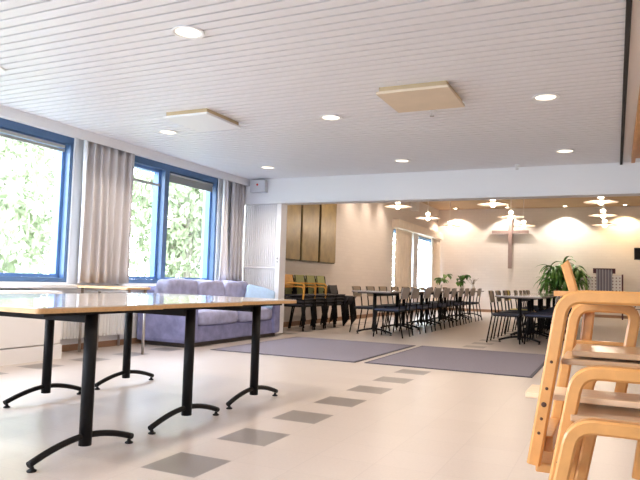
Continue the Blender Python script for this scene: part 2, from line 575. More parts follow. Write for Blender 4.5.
curtain('sheer_curtain', 8.09, 8.25, .80, ZC - .04, WX + .08, 'narrow white sheer curtain at right edge of the mullioned window', 'white sheers', 2, 'sheer', .025, .12, seed=5)
RG = 'curtains at the far room window'
CX = WX2 + .11
curtain('window_curtain', 16.32, 17.85, .12, 2.36, CX, 'cream curtain on left side of the far room window', RG, 8, 'valance', .05, seed=6)
curtain('sheer_curtain', 17.93, 18.45, .12, 2.36, CX, 'white sheer curtain hanging inside the left cream curtain of far room window', RG, 4, 'sheer', .04, seed=7)
curtain('window_curtain', 20.0, 21.1, .12, 2.36, CX, 'cream curtain on right side of the far room window near the back corner', RG, 7, 'valance', .05, seed=8)
m = MB(); m.box(0, .20, -2.45, 2.45, 0, .22); m.box(0, .012, -2.45, 2.45, -.03, 0)
tag(m.build('curtain_valance', 'valance', None, (WX2 + .002, 18.75, 2.375)), 'long pale wooden valance board above the far room window', 'valance')

# ================================================================== LAMPS IN THE CEILING
WARM = (1.0, .83, .66)
def downlight(x, y, label, first=[None]):
    if first[0] is None:
        t = thing('ceiling_downlight', label, 'ceiling light', (x, y, ZC), 0, 'round downlights in the slatted ceiling')
        m = MB(); m.lathe([(.085, -.001), (.108, -.004), (.110, -.010), (.104, -.014), (.085, -.010), (.085, -.001)], seg=24); m.build('trim_ring', 'lamp_trim', t)
        m = MB(); m.lathe([(0.0001, -.008), (.05, -.0078), (.084, -.005), (.084, -.001), (.0001, -.001)], seg=24); m.build('diffuser', 'lamp_glow', t)
        add_light('SPOT', 'downlight_beam', (0, 0, -.03), DOWN * 4, WARM, t, spot_size=math.radians(150), spot_blend=.6, shadow_soft_size=.08)
        first[0] = t
    else:
        dup(first[0], label, (x, y, ZC))
for i, (x, y, l) in enumerate([
        (-2.53, 3.27, 'large round downlight near the top of the ceiling, closest to the viewer'),
        (-2.52, 5.54, 'round downlight between the two square ceiling panels'),
        (-.53, 5.51, 'bright round downlight right of the tan square ceiling panel'),
        (-4.50, 5.54, 'round downlight beside the white square panel over the windows'),
        (-4.51, 7.78, 'small round downlight above the sofa corner near the wall speaker'),
        (-2.52, 7.83, 'small round downlight before the beam, middle of the far three'),
        (-.53, 7.79, 'small round downlight before the beam at right'),
        (-4.47, 3.30, 'round downlight at left edge of the ceiling above the near window'),
        (-.53, 3.27, 'round downlight above and behind the wooden high chairs'),
        (-2.53, 1.0, 'round downlight above the viewer'), (-.53, 1.0, 'round downlight above right of viewer'),
        (-4.5, 1.0, 'round downlight above left of viewer'), (1.5, 3.27, 'round downlight right of the wooden board'), (1.5, 5.5, 'round downlight far right of the wooden board')]):
    downlight(x, y, l)

def pendant(x, y, z, label, first=[None]):
    if first[0] is None:
        t = thing('pendant_lamp', label, 'pendant lamp', (x, y, z), 0, 'disc pendant lamps of the far room')
        m = MB(); m.lathe([(.02, .075), (.05, .065), (.07, .045), (.27, .005), (.28, -.002), (.272, -.006), (.08, .030), (.03, .035)], seg=28); m.build('shade', 'pendant_shade', t)
        m = MB(); m.lathe([(.0001, -.052), (.03, -.045), (.047, -.02), (.048, 0), (.035, .028), (.0001, .03)], seg=16); m.build('bulb', 'bulb_glow', t)
        m = MB(); m.lathe([(.045, .066), (.05, .11), (.03, .125), (.0001, .125)], seg=16); m.build('socket', 'bulb_glow', t)
        m = MB(); m.tube([(0, 0, .12), (0, 0, ZC2 - z - .02)], .004, 6); m.build('cord', 'lamp_trim', t)
        m = MB(); m.lathe([(.05, ZC2 - z - .025), (.05, ZC2 - z)], seg=16); m.build('ceiling_rose', 'lamp_trim', t)
        add_light('POINT', 'pendant_light', (0, 0, -.10), PEND, (1.0, .82, .64), t, shadow_soft_size=.06)
        first[0] = t
    else: dup(first[0], label, (x, y, z))
rows = [(-.22, 'right'), (-2.03, 'middle'), (-3.85, 'left')]
for x, side in rows:
    for k, yy in enumerate((11.75, 13.95, 16.05)):
        pendant(x, yy, 2.36, '%s disc pendant lamp in the %s row of the far room' % (['nearest', 'second', 'farthest'][k], side))

def wall_washer(x, y, aim, label, watts, col, ang, blend=.3):
    t = thing('wall_washer', label, 'ceiling light', (x, y, ZC2), 0, 'wall washer lamps of the far room')
    m = MB(); m.lathe([(.055, -.014), (.075, -.012), (.075, 0)], seg=16); m.build('housing', 'lamp_trim', t)
    m = MB(); m.lathe([(.0001, -.017), (.05, -.017), (.05, -.0145)], seg=16); m.build('lens', 'bulb_glow', t)
    s = add_light('SPOT', 'washer_beam', (0, 0, -.03), watts, col, t, spot_size=math.radians(ang), spot_blend=blend, shadow_soft_size=.05)
    s.rotation_euler = aim
for x, c, wl, nm in ((-4.83, (1, .80, .62), 1.0, 'left of the cross'), (-3.15, (1, .88, .76), 1.0, 'above the wooden cross'), (-1.41, (1, .93, .80), 1.3, 'above the bushy plant'), (.27, (1, .72, .40), 1.3, 'over the black loudspeaker')):
    wall_washer(x, BACK - .42, (0, 0, 0), 'wall lamp making a pool of light on back wall, ' + nm, WASH * 4 * wl, c, 118, .35)
for k, yy in enumerate((10.2, 11.9, 13.3, 14.3, 15.4)):
    wall_washer(WX2 + .45, yy, (0, 0, 0), 'wall washer lighting the cream left wall, %s from the beam' % ORD[k], WASH * 2.6, (1, .82, .66), 92, .8)

# ================================================================== CEILING FITTINGS
def ceiling_panel(cx, cy, sx, sy, label, body):
    t = thing('ceiling_panel', label, 'air panel', (cx, cy, ZC), 0, 'square panels hung under the ceiling')
    m = MB(); m.box(-sx / 2, sx / 2, -sy / 2, sy / 2, -.062, -.040, bevel=.003); m.build('plate', body, t)
    m = MB(); m.box(-sx / 2 + .02, sx / 2 - .02, -sy / 2 + .02, sy / 2 - .02, -.040, 0); m.build('frame', 'tan_edge', t)
ceiling_panel(-1.48, 5.09, .60, .60, 'tan square panel hanging under the slatted ceiling near the middle', 'panel_tan')
ceiling_panel(-3.75, 5.15, .52, .60, 'white square panel hanging under the ceiling towards the windows', 'plastic_white')
def sprinkler(x, y, label):
    t = thing('sprinkler_head', label, 'sprinkler', (x, y, ZC), 0, 'sprinkler heads')
    m = MB(); m.lathe([(.03, 0), (.03, -.012), (.012, -.014), (.012, -.045), (.0001, -.045)], seg=14); m.build('body', 'plastic_white', t)
    m = MB(); m.lathe([(.022, -.058), (.022, -.055), (.0001, -.055)], seg=14); m.tube([(.012, 0, -.04), (.014, 0, -.056)], .002, 5); m.tube([(-.012, 0, -.04), (-.014, 0, -.056)], .002, 5); m.build('deflector', 'steel', t)
sprinkler(-1.53, 5.62, 'small sprinkler head beside the tan square ceiling panel')
sprinkler(-1.17, 8.55, 'tiny sprinkler head on ceiling close to the white beam')

t = thing('wall_speaker', 'small light grey box with red dot in the corner above the folding partition', 'wall speaker', (-5.165, BY0 - .013, 2.345))
m = MB(); m.box(-.135, .135, -.11, 0, -.10, .10, bevel=.008); m.build('housing', 'plastic_grey', t)
m = MB(); m.box(-.105, .105, -.114, -.1101, -.08, .08); m.build('grille', 'plastic_grey', t)
m = MB(); m.lathe([(.0001, .004), (.018, .004), (.018, 0)], seg=12); m.build('indicator', 'red_dot', t, (0, -.1141, .02), (PI / 2, 0, 0))
m = MB(); m.box(0, .2, -.14, .14, -.16, .16, bevel=.01)
tag(m.build('wall_speaker', 'plastic_white', None, (WX2 + .001, 18.1, 3.18)), 'small white box high on the left wall of the far room', 'wall speaker')

# ---- white accordion partition folded against the left end of the opening
t = thing('folding_partition', 'white accordion folding partition pushed to the left of the opening', 'partition', (-5.52, 8.86, 0))
m = MB(); m.mi = 0
NP = 17
for i in range(NP):
    x = .02 + i * .0365
    m.prism([(x, -.03), (x + .008, -.056), (x + .020, -.056), (x + .028, -.03), (x + .028, .03), (x + .020, .056), (x + .008, .056), (x, .03)], .02, BZ - .004)
m.box(.02, .64, -.012, .012, .03, BZ - .01)
m.build('pleats', 'partition', t)
m = MB(); m.box(.645, .72, -.10, .10, .02, BZ - .004, bevel=.004); m.build('lead_post', 'partition', t)
m = MB(); m.box(.02, .640, -.064, -.0575, 1.04, 1.06); m.build('rail', 'partition', t)
m = MB(); m.lathe([(.0001, .012), (.014, .012), (.018, 0)], seg=12); m.lathe([(.0001, .012), (.011, .012), (.014, 0)], (0, -.055, 0), seg=12)
m.build('latch', 'steel', t, (.68, -.101, 1.20), (PI / 2, 0, 0))

# ================================================================== FRONT ROOM FURNITURE
# ---- cabinet and radiator below the windows
t = thing('low_cabinet', 'white low cabinet standing under the near blue window', 'cabinet', (-5.32, 3.2, 0))
m = MB(); m.box(-.21, .195, -2.2, 1.56, .15, .68, bevel=.004); m.build('body', 'cabinet_white', t)
for a, b in ((-2.19, -1.12), (-1.11, -.04), (-.03, .77), (.78, 1.55)):
    m = MB(); m.box(.196, .214, a, b, .16, .665, bevel=.003); m.build('door', 'cabinet_white', t)
m = MB(); m.box(-.21, .22, -2.2, 1.57, 0, .145); m.build('plinth', 'cabinet_white', t)
t = thing('radiator', 'white ribbed radiator under the curtain between the windows', 'radiator', (WX + .05, 5.48, 0))
m = MB()
for i in range(24): m.box(-.02, .03, -.60 + i * .05, -.60 + i * .05 + .036, .14, .60, bevel=.006)
m.box(-.012, .018, -.6, .6, .16, .58); m.build('panel', 'radiator_white', t)
m = MB(); m.tube([(.0, .62, .18), (.0, .66, .18), (.0, .66, .02)], .010, 8); m.build('pipe', 'radiator_white', t)
for sy in (-1, 1):
    m = MB(); m.box(-.049, -.02, sy * .38 - .02, sy * .38 + .02, .2, .55); m.build('bracket', 'steel', t)
    m = MB(); m.box(-.012, .012, sy * .54 - .01, sy * .54 + .01, 0, .15); m.build('foot', 'steel', t)

# ---- T-leg table
def rounded(w, d, r, seg=5):
    pts = []
    for cx, cy, a0 in ((w / 2 - r, d / 2 - r, 0), (-w / 2 + r, d / 2 - r, PI / 2), (-w / 2 + r, -d / 2 + r, PI), (w / 2 - r, -d / 2 + r, 1.5 * PI)):
        for k in range(seg + 1):
            a = a0 + PI / 2 * k / seg
            pts.append((cx + r * math.cos(a), cy + r * math.sin(a)))
    return pts
def make_table(label, L=1.6, D=.79, H=.72, leg=.605, group=None, top='table_top', edge='table_edge'):
    t = thing('folding_table', label, 'table', (0, 0, 0), 0, group)
    m = MB(); m.prism(rounded(L - .006, D - .006, .017), H - .006, H); m.build('tabletop', top, t)
    m = MB(); m.prism(rounded(L, D, .02), H - .027, H - .006); m.build('edge_band', edge, t)
    m = MB(); m.box(-leg, leg, -.022, .022, H - .087, H - .030); m.build('beam', 'black_metal', t)
    for sx in (-1, 1):
        m = MB(); m.lathe([(.0305, .052), (.0305, H - .028)], (sx * leg, 0, 0), 16); m.box(sx * leg - .03, sx * leg + .03, -.30, .30, H - .045, H - .0275); lg = m.build('leg', 'black_metal', t)
        m = MB()
        pts = [(sx * leg, .310 * u, .032 + .065 * (1 - abs(u) ** 1.8)) for u in [i / 10 - 1 for i in range(21)]]
        m.tube(pts, .0155, 10); m.build('foot', 'black_metal', lg)
        for sy in (-1, 1):
            m = MB(); m.lathe([(.020, 0), (.022, .005), (.010, .013), (.008, .022)], (sx * leg, sy * .292, 0), 12); m.build('glide', 'black_metal', lg)
    return t
TG = 'black T-leg tables pushed together in front'
tab = make_table('nearest of three long wood-edged tables on black arched T legs', L=1.43, group=TG)
tab.location = (-2.90, 2.345, 0); tab.rotation_euler = (0, 0, -.04)
dup(tab, 'middle of the three long tables standing side by side', (-2.905, 3.142, 0), -.04)
dup(tab, 'farthest of the three long front tables, nearest the sofa', (-2.92, 3.937, 0), -.04)

t = thing('side_table', 'small tan side table on slim steel legs before the curtain', 'side table', (-5.06, 5.425, 0))
m = MB(); m.prism(rounded(.73, .38, .02), .712, .735); m.build('tabletop', 'small_top', t)
for sx in (-1, 1):
    for sy in (-1, 1):
        m = MB(); m.tube([(sx * .335, sy * .13, 0), (sx * .335, sy * .13, .711)], .015, 10); m.build('leg', 'steel', t)
m = MB(); m.box(-.32, .32, -.115, -.095, .68, .7115); m.build('apron', 'steel', t)

# ---- sofa
SX, SY = -5.03, 7.48
t = thing('sofa', 'lavender velvety three seat sofa beside the mullioned window', 'sofa', (SX, SY, 0))
m = MB(); m.box(-.46, .31, -1.13, 1.13, .05, .26, bevel=.02); m.build('base', 'sofa', t)
m = MB(); m.box(-.33, .29, -1.1, 1.1, .0, .049); m.build('plinth', 'dark_wood', t)
for sy in (-1, 1):
    m = MB(); m.box(-.47, .35, sy * 1.06 - .10, sy * 1.06 + .10, .05, .52, bevel=.045); m.build('armrest', 'sofa', t)
m = MB(); m.box(-.47, -.20, -1.05, 1.05, .06, .74, bevel=.05); m.build('backrest', 'sofa', t)
for k, (a, b) in enumerate(((-.96, 0), (0, .96))):
    m = MB(); m.soft(-.22, .36, a + .004, b - .004, .255, .45, 7, 8, .006, k); m.build('seat_cushion', 'sofa_cushion', t)
for k, (a, b) in enumerate(((-1.10, -.44), (-.44, .21), (.21, .86))):
    m = MB(); m.soft(-.29, -.03, a + .005, b - .005, .42, .835 - .006 * k, 5.5, 12, .045, k + 5, Matrix.Rotation(0, 4, 'Y')); m.build('back_cushion', 'sofa_cushion', t)
m = MB(); m.soft(-.22, .22, -.055, .055, -.15, .15, 8, 12, .025, 3)
rotm = Euler((math.radians(-28), math.radians(12), math.radians(8)))
o = m.build('throw_pillow', 'pillow_blue', None, (-4.84, 8.25, .595), rotm)
o.rotation_euler = (math.radians(-22), math.radians(14), math.radians(38))
tag(o, 'light blue throw pillow leaning in the right corner of the sofa', 'pillow')

# ---- floor mats
def mat_rug(x0, x1, y0, y1, label):
    t = thing('floor_mat', label, 'mat', ((x0 + x1) / 2, (y0 + y1) / 2, 0), 0, 'grey entrance mats before the opening')
    w, d = (x1 - x0) / 2, (y1 - y0) / 2
    m = MB(); m.box(-w + .03, w - .03, -d + .03, d - .03, .0005, .009); m.build('carpet', 'rug', t)
    m = MB(); m.box(-w, w, -d, -d + .03, .0005, .007); m.box(-w, w, d - .03, d, .0005, .007); m.box(-w, -w + .03, -d + .03, d - .03, .0005, .007); m.box(w - .03, w, -d + .03, d - .03, .0005, .007)
    m.build('border', 'rug_edge', t)
mat_rug(-4.40, -2.53, 6.38, 8.66, 'left grey floor mat in front of the sofa')
mat_rug(-2.44, -.72, 6.42, 8.68, 'right grey floor mat behind the wooden high chairs')

# ---- stacked wooden high chairs
def hoop(foot, top_z, rx, rfoot, y, w=.037, d=.045, r=.055):
    """bentwood inverted U in the XZ plane: two raked legs and a rounded top bar"""
    (fx, fz), (gx, gz) = foot, rfoot
    def corner(p0, pc, p1):
        v0 = (Vector(p0) - Vector(pc)).normalized(); v1 = (Vector(p1) - Vector(pc)).normalized()
        a, b = Vector(pc) + v0 * r, Vector(pc) + v1 * r
        return [a.lerp(Vector(pc), 0) * (1 - s) ** 2 + Vector(pc) * 2 * s * (1 - s) + b * s * s for s in [i / 7 for i in range(8)]]
    slope = rx[1]
    lx = fx + (top_z - fz) * slope
    A, B, Cc, D = (fx, y, fz), (lx, y, top_z), (rx[0], y, top_z), (gx, y, gz)
    pts = [Vector(A)] + corner(A, B, Cc) + corner(B, Cc, D) + [Vector(D)]
    m = MB(); m.bar(pts, d, w, (0, 1, 0))
    return m
def high_chair(label, bx, by, bz, L, dy, screws, boards, far=(.03, .03, .27), back=False, rail=False, sl=.16):
    """local origin: foot of the near front leg; L: leg height; far: foot x, foot z, right end of the far frame"""
    t = thing('high_chair', label, 'high chair', (bx, by, bz), 0, 'stacked wooden high chairs')
    H = L
    R_ = .335
    m = hoop((0, 0), H, (R_, sl), (R_ - H * sl * .9, 0.0), 0); nf = m.build('near_frame', 'beech', t)
    for k, s_ in enumerate(screws):
        r_ = .0065 if k == len(screws) // 2 else .0035
        m = MB(); m.lathe([(.0001, .0012), (r_, .0012), (r_ + .001, 0)], seg=10)
        m.build('screw_hole', 'hole_dark', nf, (s_ * sl, -.0229, s_), (PI / 2, 0, 0))
    fx, fz, fr = far
    m = hoop((fx, fz), H - .035, (fr, sl), (fr - H * sl * .9, fz), dy, .034, .040, .05); m.build('far_frame', 'beech', t)
    for nm, mt, a, b_, y0, y1, z0, z1 in boards:     # given in room coordinates
        m = MB(); m.box(a - bx, b_ - bx, y0 - by, y1 - by, z0 - bz, z1 - bz, bevel=.003); m.build(nm, mt, t)
    m = MB(); m.box(.004, .048, .024, dy - .022, .03, .075, bevel=.004); m.build('stretcher', 'beech', t)
    m = MB(); m.box(fx - .018, fx + .018, dy - .018, dy + .018, fz - .008, fz - .0005); m.build('foot_pad', 'green_felt', t)
    m = MB(); m.box(fx - .03, fx + .018, .03, dy - .03, -.032, -.004, bevel=.005); m.build('runner', 'beech', t)
    if back:
        m = MB(); m.bar([(.095, dy + .045, H - .06), (.080, dy + .045, H + .02), (.055, dy + .045, H + .105), (.052, dy + .045, H + .108)], .022, .030, (0, 1, 0)); m.build('back_post', 'beech', t)
        m = MB(); m.box(.02, .30, dy + .021, dy + .031, H - .005, H + .013, bevel=.002); m.build('back_rail', 'beech', t)
    if rail:
        m = MB(); m.box(.075, .235, dy - .01, dy + .01, H - .165, H - .145, bevel=.003); m.build('lower_rail', 'beech', t)
        m = MB(); m.bar([(.130, dy + .04, H - .045), (.124, dy + .04, H - .11), (.116, dy + .04, H - .178)], .026, .036, (0, 1, 0)); m.build('inner_post', 'beech', t)
    return t
high_chair('topmost wooden high chair of the stack, its leaning back post highest', -.208, 1.92, .372, .475, .33, (.09, .13, .17, .215, .29),
           [('seat', 'beech_board', -.10, .12, 1.946, 2.22, .826, .844), ('lower_board', 'beech_board', -.112, .13, 1.965, 2.22, .676, .693)], far=(.03, .05, .27), back=True, rail=True)
high_chair('middle wooden high chair of the stack, bar just below the pale boards', -.179, 1.868, .166, .480, .36, (.19, .235, .28),
           [('seat', 'beech_board', -.140, .14, 1.95, 2.20, .652, .669), ('foot_board', 'beech_pale', -.240, .14, 1.97, 2.13, .545, .562)], far=(.035, .03, .33), sl=.185)
high_chair('lowest wooden high chair of the stack, standing on the floor', -.196, 1.816, .0285, .485, .30, (.22, .27, .32),
           [('seat', 'beech_board', -.108, .15, 1.842, 2.09, .515, .533)], far=(.045, -.02, .35), sl=.20)

# ================================================================== REAR ROOM
# ---- bronze coloured wall panels
for k, (a, b, nm) in enumerate(((9.72, 10.70, 'left'), (10.77, 11.52, 'middle'), (11.60, 12.38, 'right'))):
    t = thing('wall_panel', '%s of the three tall bronze panels on the cream left wall' % nm, 'wall panel', (WX2 + .001, (a + b) / 2, 1.235), 0, 'bronze wall panels')
    L = (b - a) / 2
    m = MB(); m.box(0, .055, -L, L, 0, 1.55); m.build('core', 'bronze_edge', t)
    m = MB(); m.box(.0551, .075, -L + .006, L - .006, .02, 1.55, bevel=.003); m.build('face', 'bronze_panel', t)

# ---- cross
t = thing('wall_cross', 'slim brown wooden cross mounted on the back wall', 'cross', (-3.10, BACK - .09, 1.45))
m = MB(); m.box(-.06, .06, -.03, .03, 0, 1.68); m.build('upright', 'cross_wood', t)
m = MB(); m.box(-.58, .58, -.034, .034, 1.14, 1.24); m.build('crossbar', 'cross_wood', t)
m = MB(); m.box(-.03, .03, .031, .0895, 1.1, 1.3); m.build('bracket', 'bronze_edge', t)

# ---- dining chairs
def make_chair(label, group, seat='black_seat', back='chair_back_grey', arms=False, low=False, cat='chair'):
    t = thing('dining_chair', label, cat, (0, 0, 0), 0, group)
    m = MB(); m.box(-.205, .205, -.19, .21, .425, .452, bevel=.008); m.build('seat', seat, t)
    m = MB(); m.box(-.19, .19, -.18, .195, .405, .4245); m.build('seat_frame', 'black_metal', t)
    for sx in (-1, 1):
        m = MB(); m.tube([(sx * .195, .22, 0), (sx * .18, .17, .425)], .0115, 7); m.build('leg', 'black_metal', t)
        m = MB(); m.tube([(sx * .200, -.27, 0), (sx * .185, -.195, .42)], .0115, 7); m.build('leg', 'black_metal', t)
        m = MB(); m.tube([(sx * .185, -.195, .42), (sx * .185, -.205, .52), (sx * .185, -.245, .66 if low else .785)], .011, 7); m.build('back_post', 'black_metal', t)
    z0, z1 = (.50, .66) if low else (.615, .80)
    m = MB(); bm = m.bm
    m.box(-.20, .20, -.012, .0, 0, z1 - z0, bevel=.003)
    for v in bm.verts: v.co.y += -.012 * math.cos(v.co.x / .2 * 1.3)
    m.build('backrest', back, t, (0, -.208 if not low else -.196, z0), (math.radians(12), 0, 0))
    if arms:
        for sx in (-1, 1):
            m = MB(); m.bar([(sx * .225, -.22, .64), (sx * .225, .0, .65), (sx * .225, .17, .64), (sx * .225, .20, .60), (sx * .225, .19, .43)], .03, .024, (1, 0, 0), .004); m.build('armrest', 'orange_wood', t)
    return t
def row(proto, n, x, y0, pitch, rz, fmt, group, skip=()):
    for k in range(n):
        if k in skip: continue
        jx, jy, jr = random.uniform(-.02, .02), random.uniform(-.02, .02), random.uniform(-.05, .05)
        l = fmt % ORD[k]
        if proto.get('used'): dup(proto, l, (x + jx, y0 + k * pitch + jy, 0), rz + jr, group)
        else:
            proto.location = (x + jx, y0 + k * pitch + jy, 0); proto.rotation_euler = (0, 0, rz + jr); proto['label'] = l; proto['group'] = group; proto['used'] = 1
ch = make_chair('x', 'x', 'black_seat', 'chair_back_tan')
ch2 = make_chair('x', 'x', 'navy_seat', 'chair_back_grey')
row(ch, 10, -3.86, 10.35, .70, -PI / 2, '%s chair from the opening on the window side of the left table row', 'chairs on the window side of the left table row')
row(ch2, 10, -3.30, 9.82, .68, PI / 2, '%s grey-backed chair from the opening on the aisle side of left table row', 'chairs on the aisle side of the left table row')
row(ch, 8, -1.54, 10.18, .70, -PI / 2, '%s chair from the opening on the aisle side of the right table row', 'chairs on the aisle side of the right table row', (3,))
row(ch2, 8, -1.02, 10.32, .70, PI / 2, '%s chair from the opening on the far side of the right table row', 'chairs on the far side of the right table row')
for o in (ch, ch2): del o['used']
dt = make_table('x', D=.70, H=.725, group='x', edge='edge_dark')
def table_row(x, y0, n, fmt, group, first):
    for k in range(n):
        p = (x, y0 + k * 1.61, 0)
        if first and k == 0:
            dt.location = p; dt.rotation_euler = (0, 0, PI / 2); dt['label'] = fmt % ORD[k]; dt['group'] = group
        else: dup(dt, fmt % ORD[k], p, PI / 2, group)
table_row(-3.64, 10.60, 5, '%s table from the opening in the left dining row', 'tables of the left dining row', True)
table_row(-1.34, 10.82, 4, '%s table from the opening in the right dining row', 'tables of the right dining row', False)

# ---- stacked chairs along the left wall
def stack(proto, n, x, y, rz, dz, fx, fy, nm, group):
    for k in range(n):
        l = '%s, %s' % (nm, ['bottom', 'second up', 'third up', 'fourth up', 'fifth up', 'topmost'][k] if k < n - 1 else 'topmost') + ' in its stack'
        loc = (x + fx * k, y + fy * k, dz * k)
        if k == 0 and not proto.get('used'):
            proto.location = loc; proto.rotation_euler = (0, 0, rz); proto['label'] = l; proto['group'] = group; proto['used'] = 1
        else: dup(proto, l, loc, rz, group)
SG = 'stacked chairs by the cream left wall'
ca = make_chair('x', SG, 'black_seat', 'orange_wood', arms=True)
cb = make_chair('x', SG, 'black_seat', 'olive_fabric')
cc = make_chair('x', SG, 'black_seat', 'black_seat', low=True)
cd = make_chair('x', SG, 'black_seat', 'olive_fabric', arms=True)

def mixed(lower, upper, y, n1, n2, nm):
    for k in range(n1 + n2):
        p = lower if k < n1 else upper
        l = '%s, %s in its stack' % (nm[0] if k < n1 else nm[1], ['bottom', 'second up', 'third up', 'fourth up', 'topmost'][k if k < n1 + n2 - 1 else 4])
        loc = (-5.02 + .012 * k, y, .056 * k)
        if not p.get('used'):
            p.location = loc; p.rotation_euler = (0, 0, -PI / 2); p['label'] = l; p['group'] = SG; p['used'] = 1
        else: dup(p, l, loc, -PI / 2, SG)
mixed(cb, ca, 9.87, 2, 2, ('black chair under the orange armchairs nearest the folding partition', 'orange armchair nearest the folding partition'))
mixed(cb, cd, 10.32, 2, 2, ('black chair under the olive armchairs second from the partition', 'olive-backed armchair with orange arms second from the partition'))
mixed(cb, cb, 10.78, 2, 2, ('olive-backed black chair third stack from the partition',) * 2)
mixed(cb, cb, 11.23, 2, 2, ('olive-backed black chair fourth stack from the partition',) * 2)
stack(cc, 6, -5.02, 11.66, -PI / 2, .026, .012, .02, 'low black chair at the far end of wall stacks', SG)
for o in (ca, cb, cc, cd):
    if 'used' in o: del o['used']
# the one yellow chair
cy = make_chair('pale yellow chair on the aisle side of the right table row', None, 'yellow_fabric', 'yellow_fabric')
cy.location = (-1.58, 12.28, 0); cy.rotation_euler = (0, 0, -PI / 2)

# ---- plants
def leaf_strip(bm, base, dirv, length, width, droop, seg=6):
    side = Vector((-dirv.y, dirv.x, 0))
    if side.length < 1e-4: side = Vector((1, 0, 0))
    side.normalize()
    prev = None; p = Vector(base); d = Vector(dirv).normalized()
    for i in range(seg + 1):
        f = i / seg
        w = width * math.sin(PI * min(1, .12 + .88 * f)) * .5 + .0015
        a, b = bm.verts.new(p + side * w + Vector((0, 0, w * .4))), bm.verts.new(p - side * w + Vector((0, 0, w * .4)))
        c = bm.verts.new(p)
        if prev:
            for q in (((prev[0], prev[2], c, a)), ((prev[2], prev[1], b, c))):
                fc = bm.faces.new(q); fc.smooth = True
        prev = (a, b, c)
        d = (d + Vector((0, 0, -droop / seg))).normalized()
        p = p + d * (length / seg)
def dracaena(loc):
    t = thing('potted_plant', 'tall bushy green houseplant in a pot before the back wall', 'potted plant', loc)
    m = MB(); m.lathe([(.15, 0), (.19, .33), (.21, .34), (.21, .37), (.18, .37), (.17, .33), (.0001, .33)], seg=20); m.build('pot', 'terracotta', t)
    rnd = random.Random(3)
    m = MB(); heads = []
    for k, (x, y, h) in enumerate(((0, 0, 1.62), (.30, .08, 1.50), (-.28, -.05, 1.46), (.12, -.16, 1.25), (-.12, .15, 1.3), (.44, .0, 1.2), (-.44, .02, 1.15), (-.2, -.1, .95), (.26, -.1, .92))):
        m.tube([(x * .15, y * .15, .32), (x * .6, y * .6, h * .6), (x, y, h)], .016, 7); heads.append((x, y, h))
    m.build('stem', 'stem', t)
    m = MB()
    for (x, y, h) in heads:
        for i in range(34):
            a = rnd.uniform(0, 2 * PI); e = rnd.uniform(.0, 1.2)
            leaf_strip(m.bm, (x, y, h - rnd.uniform(0, .28)), Vector((math.cos(a) * math.cos(e), math.sin(a) * math.cos(e), math.sin(e))), rnd.uniform(.42, .66), rnd.uniform(.07, .11), rnd.uniform(1.8, 3.2))
    m.build('foliage', 'leaf', t)
dracaena((-1.41, 20.3, 0))
def pot_plant(loc, label, big, seed):
    t = thing('potted_plant', label, 'potted plant', loc, 0, 'small plants on the left dining tables')
    m = MB(); m.lathe([(.05, 0), (.07, .12), (.075, .13), (.062, .13), (.06, .11), (.0001, .11)], seg=16); m.build('pot', 'ceramic_white', t)
    rnd = random.Random(seed)
    m = MB(); tips = []
    for i in range(7):
        a = rnd.uniform(0, 2 * PI); r = rnd.uniform(.05, .26 if big else .12); h = rnd.uniform(.18, .40)
        m.tube([(0, 0, .10), (r * .4 * math.cos(a), r * .4 * math.sin(a), h * .8), (r * math.cos(a), r * math.sin(a), h)], .004, 5); tips.append((r * math.cos(a), r * math.sin(a), h))
    m.build('stem', 'leaf', t)
    m = MB()
    for (x, y, h) in tips:
        for i in range(4):
            a = rnd.uniform(0, 2 * PI)
            leaf_strip(m.bm, (x, y, h), Vector((math.cos(a), math.sin(a), rnd.uniform(-.2, .6))), rnd.uniform(.12, .2), rnd.uniform(.08, .13), 1.2, 5)
    m.build('foliage', 'leaf_pale' if big else 'leaf', t)
pot_plant((-3.64, 14.25, .7255), 'spreading pale green pot plant on the left dining tables', True, 4)
pot_plant((-3.64, 16.6, .7255), 'round leaved dark green pot plant farther along the left dining tables', False, 5)
t = thing('dried_arrangement', 'sparse dry twig arrangement in a vase at end of left tables', 'flower vase', (-3.55, 17.6, .7255))
m = MB(); m.lathe([(.04, 0), (.055, .06), (.03, .14), (.035, .17), (.028, .17), (.02, .14), (.0001, .02)], seg=16); m.build('vase', 'ceramic_white', t)
m = MB(); rnd = random.Random(9)
for i in range(14):
    a = rnd.uniform(0, 2 * PI); r = rnd.uniform(.1, .32)
    m.tube([(0, 0, .12), (r * .5 * math.cos(a), r * .5 * math.sin(a), .28), (r * math.cos(a), r * math.sin(a), rnd.uniform(.28, .36))], .003, 4)
m.build('twigs', 'stem', t)

# ---- lattice screen with a striped cloth
LX, LY = -.29, 20.35
t = thing('lattice_screen', 'pale lattice screen of square holes between two maroon posts', 'screen', (LX, LY, 0))
for sx in (-1, 1):
    m = MB(); m.box(sx * .485 - .022, sx * .485 + .022, -.03, .03, 0, 1.31, bevel=.004); m.build('post', 'maroon', t)
m = MB()
xs = [-.462 + i * (.924 / 19) for i in range(20)]
for i in range(0, 11):
    x = -.462 + i * .0924
    m.box(x - .030 if i else x, x + .030 if i < 10 else x, -.012, .012, .30, 1.25)
for j in range(0, 11):
    z = .30 + j * .092
    m.box(-.462, .462, -.0115, .0115, z, z + .056)
m.build('lattice', 'lattice_white', t)
m = MB(); m.box(-.46, .46, .0125, .02, .30, 1.25); m.build('backing', 'cross_wood', t)
t = thing('draped_cloth', 'grey striped cloth with maroon top draped over the lattice screen', 'cloth', (LX, LY - .014, 0))
m = MB(); bm = m.bm
gr = []
for r in range(9):
    z = 1.47 - r * .09; row_ = []
    for i in range(15):
        u = i / 14 - .5
        w = .58 if r == 0 else (.50 if r == 1 else .42)
        row_.append(bm.verts.new((u * w, -.02 + .008 * math.sin(u * 26), z)))
    gr.append(row_)
